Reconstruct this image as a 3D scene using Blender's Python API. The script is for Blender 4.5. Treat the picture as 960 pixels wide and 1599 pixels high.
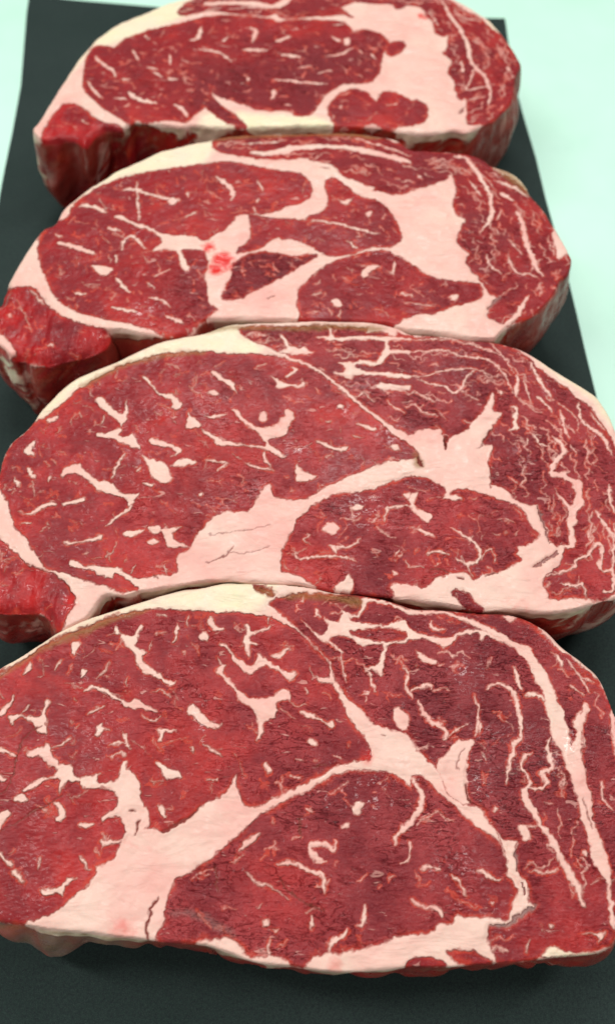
import bpy, math, random
import numpy as np

# ------------------------------------------------------------------ clear
for o in list(bpy.data.objects):
    bpy.data.objects.remove(o)
scene = bpy.context.scene
COL = scene.collection

# ------------------------------------------------------------------ camera
CAM_H = 0.36          # height of the lens above the sheet (m)
H = 0.050             # steak thickness (m)
FPX = 1400.0          # focal length in photograph pixels
TH = math.atan(2817.0 / FPX)      # downward tilt
cam_data = bpy.data.cameras.new('camera')
cam = bpy.data.objects.new('camera', cam_data)
COL.objects.link(cam)
cam.location = (0, 0, CAM_H)
cam.rotation_euler = (math.pi / 2 - TH, 0, 0)
cam_data.sensor_fit = 'VERTICAL'
cam_data.sensor_height = 36.0
cam_data.lens = 36.0 * FPX / 1599.0
cam_data.clip_start = 0.01
cam_data.clip_end = 100
cam_data.dof.use_dof = True
cam_data.dof.focus_distance = 0.315
cam_data.dof.aperture_fstop = 8.0
scene.camera = cam

# ------------------------------------------------------------------ light
world = bpy.data.worlds.new('World')
scene.world = world
world.use_nodes = True
bg = world.node_tree.nodes['Background']
bg.inputs[0].default_value = (0.93, 1.0, 0.97, 1)
bg.inputs[1].default_value = 0.16

def area(name, loc, target, sx, sy, power, col):
    d = bpy.data.lights.new(name, 'AREA')
    d.shape = 'RECTANGLE'
    d.size = sx; d.size_y = sy
    d.energy = power; d.color = col
    o = bpy.data.objects.new(name, d)
    COL.objects.link(o)
    o.location = loc
    v = np.array(target) - np.array(loc)
    import mathutils
    o.rotation_euler = mathutils.Vector(v).to_track_quat('-Z', 'Y').to_euler()
    return o
area('ceiling_tube_light', (-0.95, 0.45, 1.75), (0, 0.12, 0), 0.16, 1.2, 19, (1.0, 0.985, 0.95))
area('second_ceiling_tube_light', (0.80, 0.55, 1.75), (0, 0.12, 0), 0.16, 1.2, 15, (1.0, 0.99, 0.96))
area('rear_ceiling_light', (0.0, 1.35, 1.8), (0, 0.12, 0), 0.9, 0.3, 24, (1.0, 0.99, 0.96))

area('front_ceiling_light', (-0.35, -1.15, 1.6), (0, 0.15, 0), 0.6, 0.3, 11, (1.0, 0.99, 0.96))

scene.view_settings.view_transform = 'Standard'
scene.view_settings.look = 'None'
scene.view_settings.exposure = -0.08
scene.view_settings.gamma = 1.0
scene.view_settings.use_curve_mapping = False
scene.render.engine = 'CYCLES'
# ------------------------------------------------------------------ traced outlines
# Codes: O outline, L lean muscle, B broad fat band, F fat patch, S fat streak (width), D red cut in fat,
# K dark cut, G grey tendon, C cream fat, V olive dried film, R blood stain
CROP = {'A': (0, 900, 3), 'B': (320, 900, 3), 'C': (640, 900, 3), 'D': (0, 1100, 3), 'E': (320, 1100, 3),
        'F': (640, 1100, 3), 'G': (0, 1300, 3), 'H': (320, 1300, 3), 'I': (640, 1300, 3),
        'J': (0, 500, 3), 'K': (320, 500, 3), 'L': (640, 500, 3), 'M': (0, 740, 3), 'N': (320, 740, 3),
        'O': (640, 740, 3), 'Q': (0, 200, 3), 'R': (320, 200, 3), 'S': (640, 200, 3), 'T': (0, 400, 3),
        'U': (320, 400, 3), 'V': (480, 400, 2), 'W': (0, 0, 3), 'X': (320, 0, 3), 'Y': (640, 0, 3),
        '@': (0, 0, 1)}

STEAK4 = """
O|A: 0,440 90,385 180,325 270,268 360,225 480,180 600,140 700,110 800,80 960,52 B: 90,36 220,38 330,40 430,46 500,56 600,80 700,88 800,104 870,121 960,152 C: 100,158 230,170 330,178 450,182 560,213 640,268 700,328 790,398 880,480 930,590 950,645 @: 964,1128 976,1180 984,1260 980,1350 968,1440 I: 950,520 900,555 830,572 700,585 600,597 520,607 440,612 330,620 200,630 0,632 H: 900,640 800,650 640,655 560,650 450,637 400,628 300,622 200,600 130,572 50,545 0,530 G: 860,520 760,515 700,505 640,498 560,490 440,475 300,462 200,450 80,430 0,422 @: -35,1425 -70,1350 -85,1250 -72,1150 -40,1085
L eye_muscle .15|A: 0,468 90,412 180,350 270,300 360,258 480,215 600,172 760,161 960,170 B: 100,172 220,180 320,200 400,235 440,265 500,320 560,390 585,450 600,500 640,590 680,680 E: 695,90 720,130 770,200 775,260 740,265 650,280 560,325 450,385 350,430 270,475 210,480 180,460 165,420 152,370 147,330 130,360 100,410 0,475 D: 900,515 840,560 770,600 720,580 640,590 590,600 560,650 540,720 500,745 455,758 G: 455,190 440,215 400,260 330,320 250,375 160,410 90,423 40,421 0,408 @: -32,1418 -65,1350 -80,1250 -66,1155 -38,1095
L cap_muscle .8|B: 300,130 350,175 420,230 450,262 500,312 560,382 600,445 640,540 700,600 780,680 850,715 930,735 E: 960,160 F: 35,215 75,250 85,280 130,310 160,390 200,440 260,470 330,490 350,520 400,590 440,640 495,650 488,700 I: 490,60 490,130 510,190 545,240 550,290 555,325 590,335 540,375 460,435 400,445 370,440 365,480 370,520 400,575 440,606 520,603 600,592 700,580 830,565 900,545 950,512 @: 962,1440 974,1350 978,1260 971,1180 959,1135 C: 940,650 915,590 865,490 775,408 685,338 625,280 545,222 440,192 330,186 230,178 100,166 0,162 B: 870,128 800,112 700,95 600,89 500,87 400,85 360,105
L inner_muscle .75|E: 745,305 850,325 920,355 960,390 F: 10,340 60,350 110,400 180,460 250,515 300,560 350,600 420,660 440,720 I: 400,0 435,90 450,180 455,210 490,250 485,330 460,390 430,410 400,400 340,395 250,400 220,385 190,430 140,435 110,450 80,475 0,480 H: 900,490 850,510 800,530 700,550 650,560 590,560 540,575 500,580 480,610 460,632 410,624 370,590 300,580 240,575 200,560 120,495 50,500 0,490 G: 900,512 860,514 760,510 735,490 740,460 780,420 775,350 790,300 820,240 870,200 H: 0,135 E: 40,720 60,690 100,660 180,600 190,580 260,520 340,475 450,420 560,360 650,320
L muscle_sliver .3|I: 170,550 220,545 280,550 330,575 370,612 250,614 180,575
L muscle_sliver .3|I: 0,600 60,590 120,590 160,615 80,626 0,628
B|D: 700,570 690,500 668,450 662,400 668,380 640,340 620,310 600,300 595,265 575,275 565,330 555,355 520,370 470,372 465,345 470,325 430,335 375,355 395,390 440,400 500,395 540,415 555,450 540,490 500,505 478,520 482,548 510,535 560,535 585,570 590,600 640,620
B|D: 130,235 160,215 210,205 225,180 240,205 250,240 280,262 290,280 340,285 350,320 375,352 390,372 340,362 310,372 290,400 280,425 275,380 280,345 240,350 200,370 160,400 120,412 108,400 150,370 200,350 260,330 265,295 235,290 220,270 190,250 150,252
F|D: 0,205 30,205 55,230 40,235 20,222 0,222
F|D: 45,235 70,230 90,245 60,250
F|D: 70,440 100,420 130,430 145,450 120,460 80,462
F|D: 0,520 35,500 50,520 35,545 15,570 5,600 -10,600 -10,540
F|D: 250,465 275,465 300,490 318,520 290,550 270,545 280,510
F|D: 725,268 760,275 800,305 830,310 845,320 855,345 800,352 765,345 750,310
F|D: 738,475 770,478 785,530 770,530
F|D: 0,335 20,330 35,350 20,362 0,355
S 12|D: 515,200 560,188 605,192
S 16|D: 580,135 595,165 612,215
F|D: 460,130 475,95 495,115 520,130 490,130 480,150 462,155
F|D: 740,115 790,120 820,125 805,140 770,135 765,175 745,180 742,140
S 14|D: 893,203 912,232
F|D: 470,645 500,640 560,630 580,635 540,650 495,665 480,695 485,670
F|D: 380,560 430,555 440,568 400,585
S 14|D: 382,715 400,745 425,768
S 10|D: 250,210 300,190 340,160
S 10|D: 530,245 560,235 590,245
F|G: 200,275 240,255 280,258 330,215 360,225 320,250 300,300 275,285 215,295
F|G: 60,190 80,178 105,210 122,245 105,240
F|G: 0,100 20,98 40,130 75,148 65,165 35,150 10,120
S 8|G: 195,120 190,180
F|A: 45,655 120,660 190,655 215,590 235,590 220,640 222,740 200,742 175,720 150,690 115,668 80,680 60,705
F|A: -10,650 0,630 40,600 70,560 75,575 35,635 15,660
S 10|A: 105,652 150,600
F|A: 570,280 610,285 640,265 665,225 680,240 650,280 650,310 640,335 690,360 670,375 690,420 750,460 790,490 820,495 805,518 780,505 740,480 680,460 650,430 630,370 600,335 570,305
F|A: 540,260 550,235 570,275 550,280
F|A: 430,515 460,515 520,550 560,575 610,590 640,575 670,598 720,615 735,635 700,630 620,625 560,595 500,560 460,540 440,530 400,545 410,530
F|A: 340,320 360,300 380,320 365,350 350,380 340,370
F|A: 875,620 905,602 B: 0,655 30,680 78,700 75,718 30,708 A: 940,700 915,665 885,648
S 16|A: 832,225 828,270 813,318
F|A: 935,280 950,265 B: 10,262 25,285 15,305 A: 950,300
S 11|A: 410,650 450,632 488,615
F|A: 380,445 400,440 410,455 395,475 385,475
F|A: 130,430 150,400 155,440 110,465 120,445
S 12|A: 262,440 290,392
S 8|A: 602,480 596,520
S 12|A: 745,184 784,196
S 9|A: 890,190 878,232
S 7|A: 712,308 703,352
S 8|A: 460,475 490,455 520,405
S 9|A: 668,655 720,680 760,655
S 7|A: 720,545 760,535 800,565
S 8|A: 360,710 372,690
S 9|A: 355,570 360,590
F|B: 20,190 40,205 50,230 90,250 92,262 50,252 20,230
F|B: 185,230 200,225 215,255 250,262 300,235 308,248 270,265 220,280 215,310 250,325 240,335 212,332 210,380 200,382 190,330 178,300 195,270
F|B: 70,320 100,322 140,365 200,420 235,410 245,370 265,375 290,400 340,430 395,455 425,450 430,470 405,495 390,480 340,450 280,425 250,440 225,465 190,445 140,405 115,355
F|B: 310,380 340,370 355,350 390,335 400,345 370,365 350,390
F|B: 50,455 80,420 105,420 95,455 150,525 210,570 270,575 320,565 345,535 390,537 395,580 345,600 330,660 280,690 270,740 240,775 250,700 245,660 200,610 150,575 145,545 100,500 80,465
S 10|B: 62,382 76,415
S 10|B: 298,195 296,225
B|B: 515,478 545,480 580,478 590,455 615,500 560,505 535,505
F|B: 440,635 470,635 530,660 570,690 600,680 610,710 580,715 540,680 450,645
S 12|B: 470,520 482,552
S 6|B: 395,590 430,605 480,600
S 6|B: 490,430 510,480
F|E: 475,175 500,160 530,180 520,195 490,190
F|E: 275,285 290,278 310,315 290,330
S 12|E: 0,193 50,220 90,242
S 10|E: 430,267 468,262
S 8|E: 400,342 450,345
S 10|E: 600,240 640,255
S 8|E: 60,358 10,352
B|B: 735,108 800,112 880,135 960,158 C: 80,160 150,172 230,190 310,215 400,255 450,290 500,315 560,345 590,390 630,440 660,500 690,590 720,650 740,720 755,798 F: 760,205 790,240 810,300 830,380 850,450 855,540 880,600 910,700 I: 925,160 940,200 930,250 945,330 955,400 955,450 935,440 925,370 915,300 915,240 880,180 850,140 835,60 815,0 F: 790,530 775,450 760,380 730,310 700,230 665,160 645,80 625,0 C: 630,590 600,520 570,460 540,400 500,350 470,330 400,290 300,240 220,205 130,185 60,182 0,188 B: 880,150 800,128 740,128
B|F: 755,210 772,150 765,80 790,30 C: 795,650 800,605 815,585 842,625 820,650 808,700 805,798 F: 802,130 800,200 790,245
B|B: 450,200 480,230 500,255 540,275 560,262 570,215 560,200 620,215 640,180 670,185 690,210 790,235 860,225 930,215 C: 0,250 60,275 140,290 200,290 240,260 300,250 370,270 430,300 475,335 430,315 370,285 345,288 330,312 310,272 250,278 210,303 190,330 150,340 110,310 40,300 0,300 B: 930,318 865,330 845,370 835,420 825,470 800,450 740,440 760,430 800,420 820,370 835,330 780,325 730,332 690,300 640,290 600,280 580,310 650,360 640,370 590,330 540,300 510,280 500,260 480,240
B|B: 635,160 700,185 728,160 735,115 760,115 750,160 722,192 660,192
L muscle_sliver .8|B: 680,265 760,250 860,245 940,270 935,300 850,315 740,300 690,285
F|C: 20,358 50,365 90,380 125,400 115,415 60,405 35,385
F|B: 890,620 910,612 955,655 940,710 910,712 885,670
S 12|B: 745,442 770,460 778,500 800,548
S 10|B: 735,560 770,540
S 14|B: 920,430 948,460 942,540 C: 8,570
S 8|B: 640,370 645,440 670,500
S 10|B: 455,125 470,100
F|B: 515,160 530,160 545,195 525,190
S 14|C: 100,215 110,250 160,255
S 14|C: 0,545 45,525 90,515 100,535
S 20|C: 40,590 55,640 100,685 140,700 165,735 F: 168,150 152,175
S 20|C: 355,530 400,510 440,515 480,540 500,590 508,660 520,740 F: 520,165 482,185 475,240 455,300 452,370
S 24|C: 485,435 505,490 520,525
S 26|C: 535,558 580,560 625,585
F|C: 430,190 480,183 500,195 470,215 440,205
F|C: 680,370 700,385 712,430 695,425
S 14|C: 790,480 812,510 835,545
S 12|C: 745,520 775,540 805,558
S 9|C: 735,400 790,470 850,500
S 20|F: 655,160 645,210 660,280 640,308 605,322 622,350 632,372 608,392 555,388 530,395
S 18|F: 565,225 530,245 520,290 545,330 552,370 530,398
F|F: 512,405 545,395 555,440 590,500 612,560 600,577 580,550 550,500 515,440
S 30|F: 598,555 640,620 680,680 710,740 I: 750,200 780,270 805,350
F|F: 505,575 540,575 555,620 520,640
S 8|F: 590,570 545,577
B|F: 130,270 160,240 200,195 240,168 300,170 300,190 280,230 265,290 265,350 275,420 285,470 230,458 180,425 150,372 130,320
S 12|C: 300,560 315,620 F: 315,60 308,150
S 22|F: 320,95 325,130
S 10|F: 178,150 215,120 262,97
S 8|F: 330,230 350,270
S 14|F: 895,365 905,445 940,495
F|F: 700,395 712,350 722,365
S 10|F: 810,155 812,190
S 16|F: 815,690 808,700
F|F: 385,480 400,482 395,498 382,495
F|I: 795,475 840,472 890,470 905,465 880,510 870,495 840,482
S 10|I: 545,500 540,560
F|I: 645,430 665,432 655,448
F|I: 800,85 825,95 825,115 805,105
F|I: 607,592 625,550 660,543 720,555 780,568 828,570 800,576 700,586
B|F: 932,30 960,55 965,250 945,170
S 26|F: 12,352 45,400 52,460 20,530 E: 940,570 895,618 892,655
S 12|E: 955,640 950,720 910,750
S 26|E: 602,685 560,660 505,658 492,690 520,720 560,735
S 14|E: 603,690 610,645
S 20|H: 340,145 430,152 510,187 550,212 565,285
F|E: 165,690 180,650 220,620 255,600 250,625 210,660
F|E: 640,570 670,560 675,585 640,585
F|E: 700,465 745,470 720,520 690,510
S 12|E: 470,485 500,505
S 10|H: 190,180 240,235 320,270 395,310
S 18|H: 745,345 748,400 735,440 712,435
S 22|H: 665,455 650,490 590,515 575,565
S 22|H: 500,395 495,455
F|H: 275,415 300,410 305,435 275,440
F|H: 320,455 350,462 335,470
S 14|H: 300,500 300,590
S 10|H: 850,215 880,205
F|I: 310,190 350,180 400,210 430,220 400,225 340,200
S 12|I: 190,195 225,235 265,290
S 12|I: 50,182 90,162 140,182
F|I: 10,300 70,340 130,345 155,390 140,400 110,365 60,350 15,330
F|I: 370,325 390,325 380,335
S 10|I: 560,185 640,190 690,170
D 12|D: 660,545 650,575 635,612
D 8|D: 762,598 850,545 950,480
D 16|D: 612,505 632,512
K 8|G: 738,302 710,350 702,400 690,440 690,500
G 17|I: 588,336 540,370 490,402 450,430 400,445 380,437
G 18|I: 520,240 530,290
G 10|I: 490,95 500,190
K 7|F: 262,380 275,440 290,465
D 4|F: 250,210 215,270 220,310
D 6|F: 800,440 820,500 852,582
K 6|H: 45,160 60,290
K 5|H: 350,210 380,260 450,320 560,360
K 5|E: 440,540 448,640
D 9|B: 830,742 845,748
K 4|E: 500,300 560,290
G 26|G: 800,380 870,375 960,400 H: 50,430 120,470 130,500
K 5|A: 200,700 110,780 D: 60,360 0,440
K 4|D: 290,430 100,550 20,600
C|A: -30,470 90,385 270,268 480,180 700,110 960,45 B: 90,25 330,30 300,90 250,150 150,170 0,168 A: 760,158 600,170 360,255 180,345 0,465
V|A: -30,490 0,468 90,412 180,350 270,300 360,258 480,215 600,172 700,165 620,190 540,212 480,245 360,292 270,325 180,370 100,420 0,480
V|B: 240,62 300,68 328,92 300,100 255,80
V|B: 365,100 400,85 500,88 640,95 735,120 720,150 650,130 500,105 400,110
L muscle_sliver .6|B: 235,60 300,66 328,92 310,100 260,82
R 26|G: 575,455
R 18|H: 620,625
R 14|E: 765,250
H 9|E: 760,420
H 6|H: 500,250
H 6|I: 200,150
H 5|F: 300,400
H 4|E: 430,570
H 5|A: 940,720
H 4|B: 200,720
H 5|B: 720,500
H 5|F: 740,200
H 6|E: 560,440
H 3|G: 20,400
H 5|C: 250,450
P .65 26|E: 480,120
P .5 20|B: 330,560
P .45 22|A: 760,520
P 0 24|D: 200,450
P 0 18|A: 250,560
P .15 12|E: 730,240
P .25 22|I: 650,420
P 1 22|F: 380,200
P 1 16|C: 130,560
P .9 18|E: 700,440
P .45 18|H: 300,250
C|I: 590,600 620,540 700,545 850,570 840,590
"""

STEAK3 = """
O|J: -4,760 0,728 20,648 60,578 120,528 165,478 200,430 270,352 360,278 450,240 550,200 650,150 750,110 850,85 960,68 K: 100,32 200,20 350,14 500,12 650,12 800,20 900,45 L: 0,72 100,78 200,88 280,100 380,107 480,131 550,160 600,190 700,258 800,318 870,368 920,438 950,500 @: 972,700 984,740 990,850 980,915 O: 960,585 900,600 820,625 740,645 650,655 600,655 540,645 470,640 400,640 330,645 240,630 150,615 60,602 0,590 N: 900,588 840,578 780,573 700,563 600,556 500,535 430,518 360,518 230,512 100,505 0,508 M: 880,520 780,535 720,548 660,556 600,577 545,574 500,572 465,600 440,640 400,685 350,710 280,735 240,705 215,665 150,645 80,650 0,645 @: -30,950 -58,915 -55,860 -28,815
L eye_muscle .05|J: 3,760 8,730 28,655 68,585 125,535 175,492 240,445 300,395 370,335 450,283 560,228 700,180 800,160 960,158 K: 150,165 300,170 370,185 450,215 530,255 600,305 660,355 740,420 820,492 880,540 960,590 L: 25,615 38,645 0,655 K: 900,662 850,667 760,702 650,747 550,798 N: 500,110 460,130 380,130 340,120 320,90 300,52 270,80 240,130 200,180 100,185 40,210 0,250 M: 920,300 890,350 840,390 835,430 825,470 760,475 700,492 640,492 605,497 630,530 655,543 600,560 545,552 500,530 400,500 300,470 230,455 200,430 160,360 120,300 80,270 60,210 40,140 10,80
L chain_muscle .1|M: -10,300 40,340 100,400 150,430 220,460 260,480 310,520 345,570 348,620 320,680 280,730 240,700 200,655 100,640 0,640 @: -25,945 -50,910 -45,880 -20,850
L inner_muscle .5|N: 358,400 385,310 410,270 430,220 480,180 560,120 650,95 750,85 850,55 960,15 O: 60,20 120,45 165,80 155,105 180,110 200,82 300,90 400,120 480,150 530,190 560,250 595,280 590,310 550,340 510,345 498,380 520,410 480,430 430,460 380,470 340,475 310,503 295,508 280,495 255,470 210,470 180,475 120,500 80,530 40,535 0,522 N: 900,520 860,535 880,560 835,576 750,570 600,558 540,540 480,505 400,472 370,465 358,440
L cap_muscle .7|K: 165,48 165,75 210,100 340,152 450,200 530,240 650,325 740,400 830,470 900,512 960,545 L: 30,522 60,518 140,520 152,560 158,600 170,580 200,550 260,520 310,470 360,400 380,348 397,370 388,430 422,450 375,520 335,590 388,595 365,650 370,720 380,798 O: 380,60 440,80 480,120 520,150 590,150 600,200 640,260 645,310 680,348 715,348 705,400 685,445 645,468 625,490 618,520 640,575 660,592 800,588 850,590 950,560 @: 972,910 983,850 978,745 L: 965,620 935,560 890,490 845,425 785,375 715,315 645,262 590,222 545,180 480,145 380,116 280,110 100,90 0,86 K: 850,52 700,40 500,36 350,34 250,36
F|J: 450,375 480,365 510,400 545,430 580,440 595,380 602,425 600,470 570,510 560,480 500,440 465,405
F|J: 460,540 520,530 560,510 575,520 560,545 600,555 620,540 655,585 660,605 630,605 570,585 520,560 470,555
F|J: 700,570 720,560 780,580 840,605 850,625 800,650 825,620 760,600 710,585
F|J: 665,275 685,270 720,310 760,345 810,355 850,400 850,425 815,425 800,385 750,355 710,315
F|J: 885,435 900,460 940,490 935,510 875,515 880,470
F|J: 665,640 690,650 760,670 795,700 805,740 800,765 760,765 710,735 700,690
F|J: 800,685 880,655 920,680 840,692
F|J: 115,620 160,575 170,585 155,620 165,645 140,640
F|J: 220,475 270,455 280,465 235,488
S 20|J: 135,700 150,718 170,750
S 18|J: 72,740 92,785
S 14|J: 232,765 245,740
S 6|J: 375,430 390,460
S 8|J: 480,490 495,450
S 10|J: 645,715 665,690
F|M: 290,25 300,-15 375,-40 400,-10 430,15 470,38 520,45 560,85 600,105 655,100 640,130 610,160 585,125 520,102 460,80 430,45 380,15 330,5
S 16|M: 622,155 590,185 540,215 500,255
S 14|J: 590,635 550,690 530,745
F|M: 295,145 350,125 400,120 405,135 340,145 300,155
F|M: 120,195 160,180 200,150 250,135 270,155 220,160 180,190 150,200
F|M: 300,320 380,320 430,305 470,290 490,290 480,310 400,325 320,335
F|M: 580,275 650,265 685,260 640,290 600,300
F|M: 700,250 750,250 765,270 740,290 710,275
F|M: 760,265 790,255 850,260 820,270 810,310 850,330 885,350 800,345 775,320 770,290
F|M: 695,325 720,312 745,325 715,338
B|M: 340,410 370,415 400,435 450,440 570,440 580,455 620,485 700,520 690,545 650,530 600,500 545,470 530,495 480,480 430,460 390,450 345,440 330,425
F|M: 670,45 720,55 700,68 680,60
F|M: 925,100 950,95 945,112
S 12|M: 778,435 780,465
S 14|M: 105,238 150,238
S 10|M: 225,230 235,250
S 8|M: 620,470 640,430
S 9|M: 500,390 520,370
F|K: 25,255 50,250 100,285 130,290 150,340 130,335 110,310 60,285
F|K: 10,345 40,338 70,350 40,362
F|K: 380,270 400,258 410,240 400,228 415,225 430,245 410,270 390,280
F|K: 305,265 350,290 370,300 440,310 460,295 470,305 450,325 400,320 340,325 335,300
F|K: 255,445 285,435 290,470 270,482 252,470
F|K: 130,425 155,430 200,480 260,510 310,505 345,490 350,465 380,455 370,425 400,422 425,460 400,490 380,545 340,560 300,560 300,580 340,610 385,650 340,640 300,620 240,605 180,592 120,597 60,592 40,562 0,542 -15,520 50,545 90,570 150,580 220,590 280,598 270,560 240,530 180,485
S 14|K: 0,455 60,458 104,445
S 12|K: 0,660 60,670 115,682
S 10|K: 108,682 60,705
S 13|K: 190,677 250,697 320,712
S 14|K: 275,620 285,660 312,700
S 5|K: 130,630 165,660
F|K: 425,680 470,715 520,735 500,750 450,765 425,750
F|K: 515,565 550,575 620,600 670,595 660,615 600,612 540,585
F|K: 620,400 650,400 640,420 620,415
F|K: 865,590 900,585 910,620 885,620
F|K: 710,490 750,495 800,515 780,525 740,510
S 6|K: 240,225 290,208
F|K: 565,480 590,478 585,490
S 8|K: 690,550 730,552
S 8|K: 370,745 385,742
B|K: 565,35 590,50 610,90 700,85 840,85 960,95 L: 0,105 K: 860,103 860,130 870,152 L: 0,150 0,165 K: 870,170 840,200 800,220 720,210 700,225 760,245 840,255 L: 0,265 0,280 K: 840,272 760,264 700,270 680,290 650,275 600,250 645,252 660,230 620,210 680,205 740,195 800,200 820,170 840,140 830,110 700,102 620,107 560,97 520,85 585,82
F|K: 350,70 380,90 400,125 440,140 470,130 480,150 520,155 470,170 400,165 340,155 370,145 375,120 360,90
F|K: 800,310 840,300 960,315 960,335 860,335 810,330
B|K: 750,65 790,25 840,40 900,45 880,85 830,62 780,62
S 9|K: 860,380 880,410 935,440
S 7|K: 740,340 790,390
S 8|L: 0,102 100,97 250,100
S 11|L: -20,155 150,150 250,180 350,190 400,220 440,270 480,345
S 18|L: 495,262 500,300 488,360
S 10|L: 0,268 60,270 120,250 200,240 300,235 380,270
S 13|L: 30,282 100,305 160,315 200,350 240,320 260,280 310,242
S 8|L: 370,115 440,180 480,250
S 9|L: 250,110 330,140 400,160 460,190
S 16|L: 560,210 620,310 660,370
S 8|L: 530,270 560,400
S 15|L: 590,360 640,410 655,440
S 20|L: 468,408 490,412 485,480 490,510 460,520
S 14|L: 700,430 720,500 740,560
S 22|L: 660,550 720,610 680,660 655,722 700,735 750,760 785,798
S 12|L: 570,540 600,580 640,600
S 16|L: 780,390 800,470 850,520 900,560 940,640
S 9|L: 840,440 900,520
S 8|L: 545,560 540,590
F|L: 415,335 435,340 425,362
S 9|L: 20,400 60,440 130,460
S 8|L: 10,350 70,365 110,390
S 7|L: 255,355 320,385
S 8|L: 750,590 770,640
S 8|L: 460,740 500,770
S 9|L: 250,480 300,490
S 8|L: 690,390 740,430 780,480
B|O: 740,0 735,20 770,30 795,40 800,100 808,150 780,190 770,240 765,300 770,345 730,365 700,348 740,340 735,260 730,180 700,130 680,95 720,130 750,150 765,110 755,60 715,20 690,0
S 16|O: 925,60 935,130 955,190
S 18|O: 865,175 890,220 930,280 945,310
S 14|O: 950,240 945,440 930,458 885,450 892,345 870,335 830,380 780,410 760,450 690,470 630,482
S 20|O: 945,440 940,540 900,558
S 13|O: 700,520 760,530 800,522 815,580
S 17|O: 190,262 230,285 300,335 325,380 310,420 260,427 210,397
S 8|O: 330,410 370,360 400,400 395,420
F|O: 20,260 60,265 115,300 60,285
S 14|O: 80,380 120,366 180,385
S 10|O: 240,400 270,440 290,490
F|O: 0,110 35,95 15,150 30,170 100,195 80,235 40,210 0,160
F|O: 180,100 230,110 240,130 150,122
S 8|O: 0,440 60,440
F|N: 545,265 580,235 630,260 600,285 570,280
F|N: 680,165 710,152 740,165 700,178
S 8|N: 475,285 490,297 465,312 495,340
S 12|N: 432,368 417,385 460,402 560,390 640,395 700,410
S 11|N: 610,355 690,340 730,310
F|N: 575,340 615,350 615,378 600,370
S 12|N: 890,390 912,365
F|N: 875,460 905,465 885,480
S 12|N: 840,225 852,170 900,160 965,150
F|N: 930,100 960,100 955,130
S 10|N: 935,410 955,440
F|N: 600,545 640,505 680,480 690,545 680,558 600,552
L muscle_sliver .8|O: 185,560 220,545 270,570 330,635 300,640 240,610
D 5|N: 0,420 60,410 110,385 140,350
D 1.5|N: 110,385 180,375 300,350
D 1.5|N: 20,290 200,270 310,240
K 9|L: 165,612 157,580 170,555
V|L: 20,630 45,650 62,690 20,702
K 16|L: 35,650 55,690
G 20|O: 570,445 620,420 685,368
G 9|O: 590,160 610,210 640,300 650,335
K 6|O: 215,490 255,505
K 6|O: 350,480 405,472
K 6|O: 90,455 140,452 180,465
D 5|L: 315,610 350,560 390,500
K 3|M: 725,480 740,495
H 5|K: 860,540
H 4|K: 430,610
H 4|K: 650,420
H 7|N: 740,170
H 3|M: 860,150
H 6|M: 300,600
P .5 20|N: 120,60
P .45 22|M: 850,200
P .55 24|K: 350,330
P 0 22|J: 400,600
P .25 10|K: 850,560
P .2 14|N: 480,500
P .9 12|N: 800,500
P .3 20|O: 850,420
C|J: 165,470 200,430 270,352 360,278 550,200 750,110 960,60 K: 100,20 170,40 160,85 250,120 240,165 0,162 J: 800,162 560,226 450,280 370,330 240,440
V|K: 0,68 100,40 200,34 350,36 500,32 700,30 850,45 800,62 650,50 500,58 350,52 200,52 100,58
V|J: 560,222 700,178 850,158 960,156 960,166 850,170 700,192 560,238 400,318 380,310
C|L: 590,185 700,250 870,365 950,500 930,480 840,370 720,280
R 20|M: 330,600
"""

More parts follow.
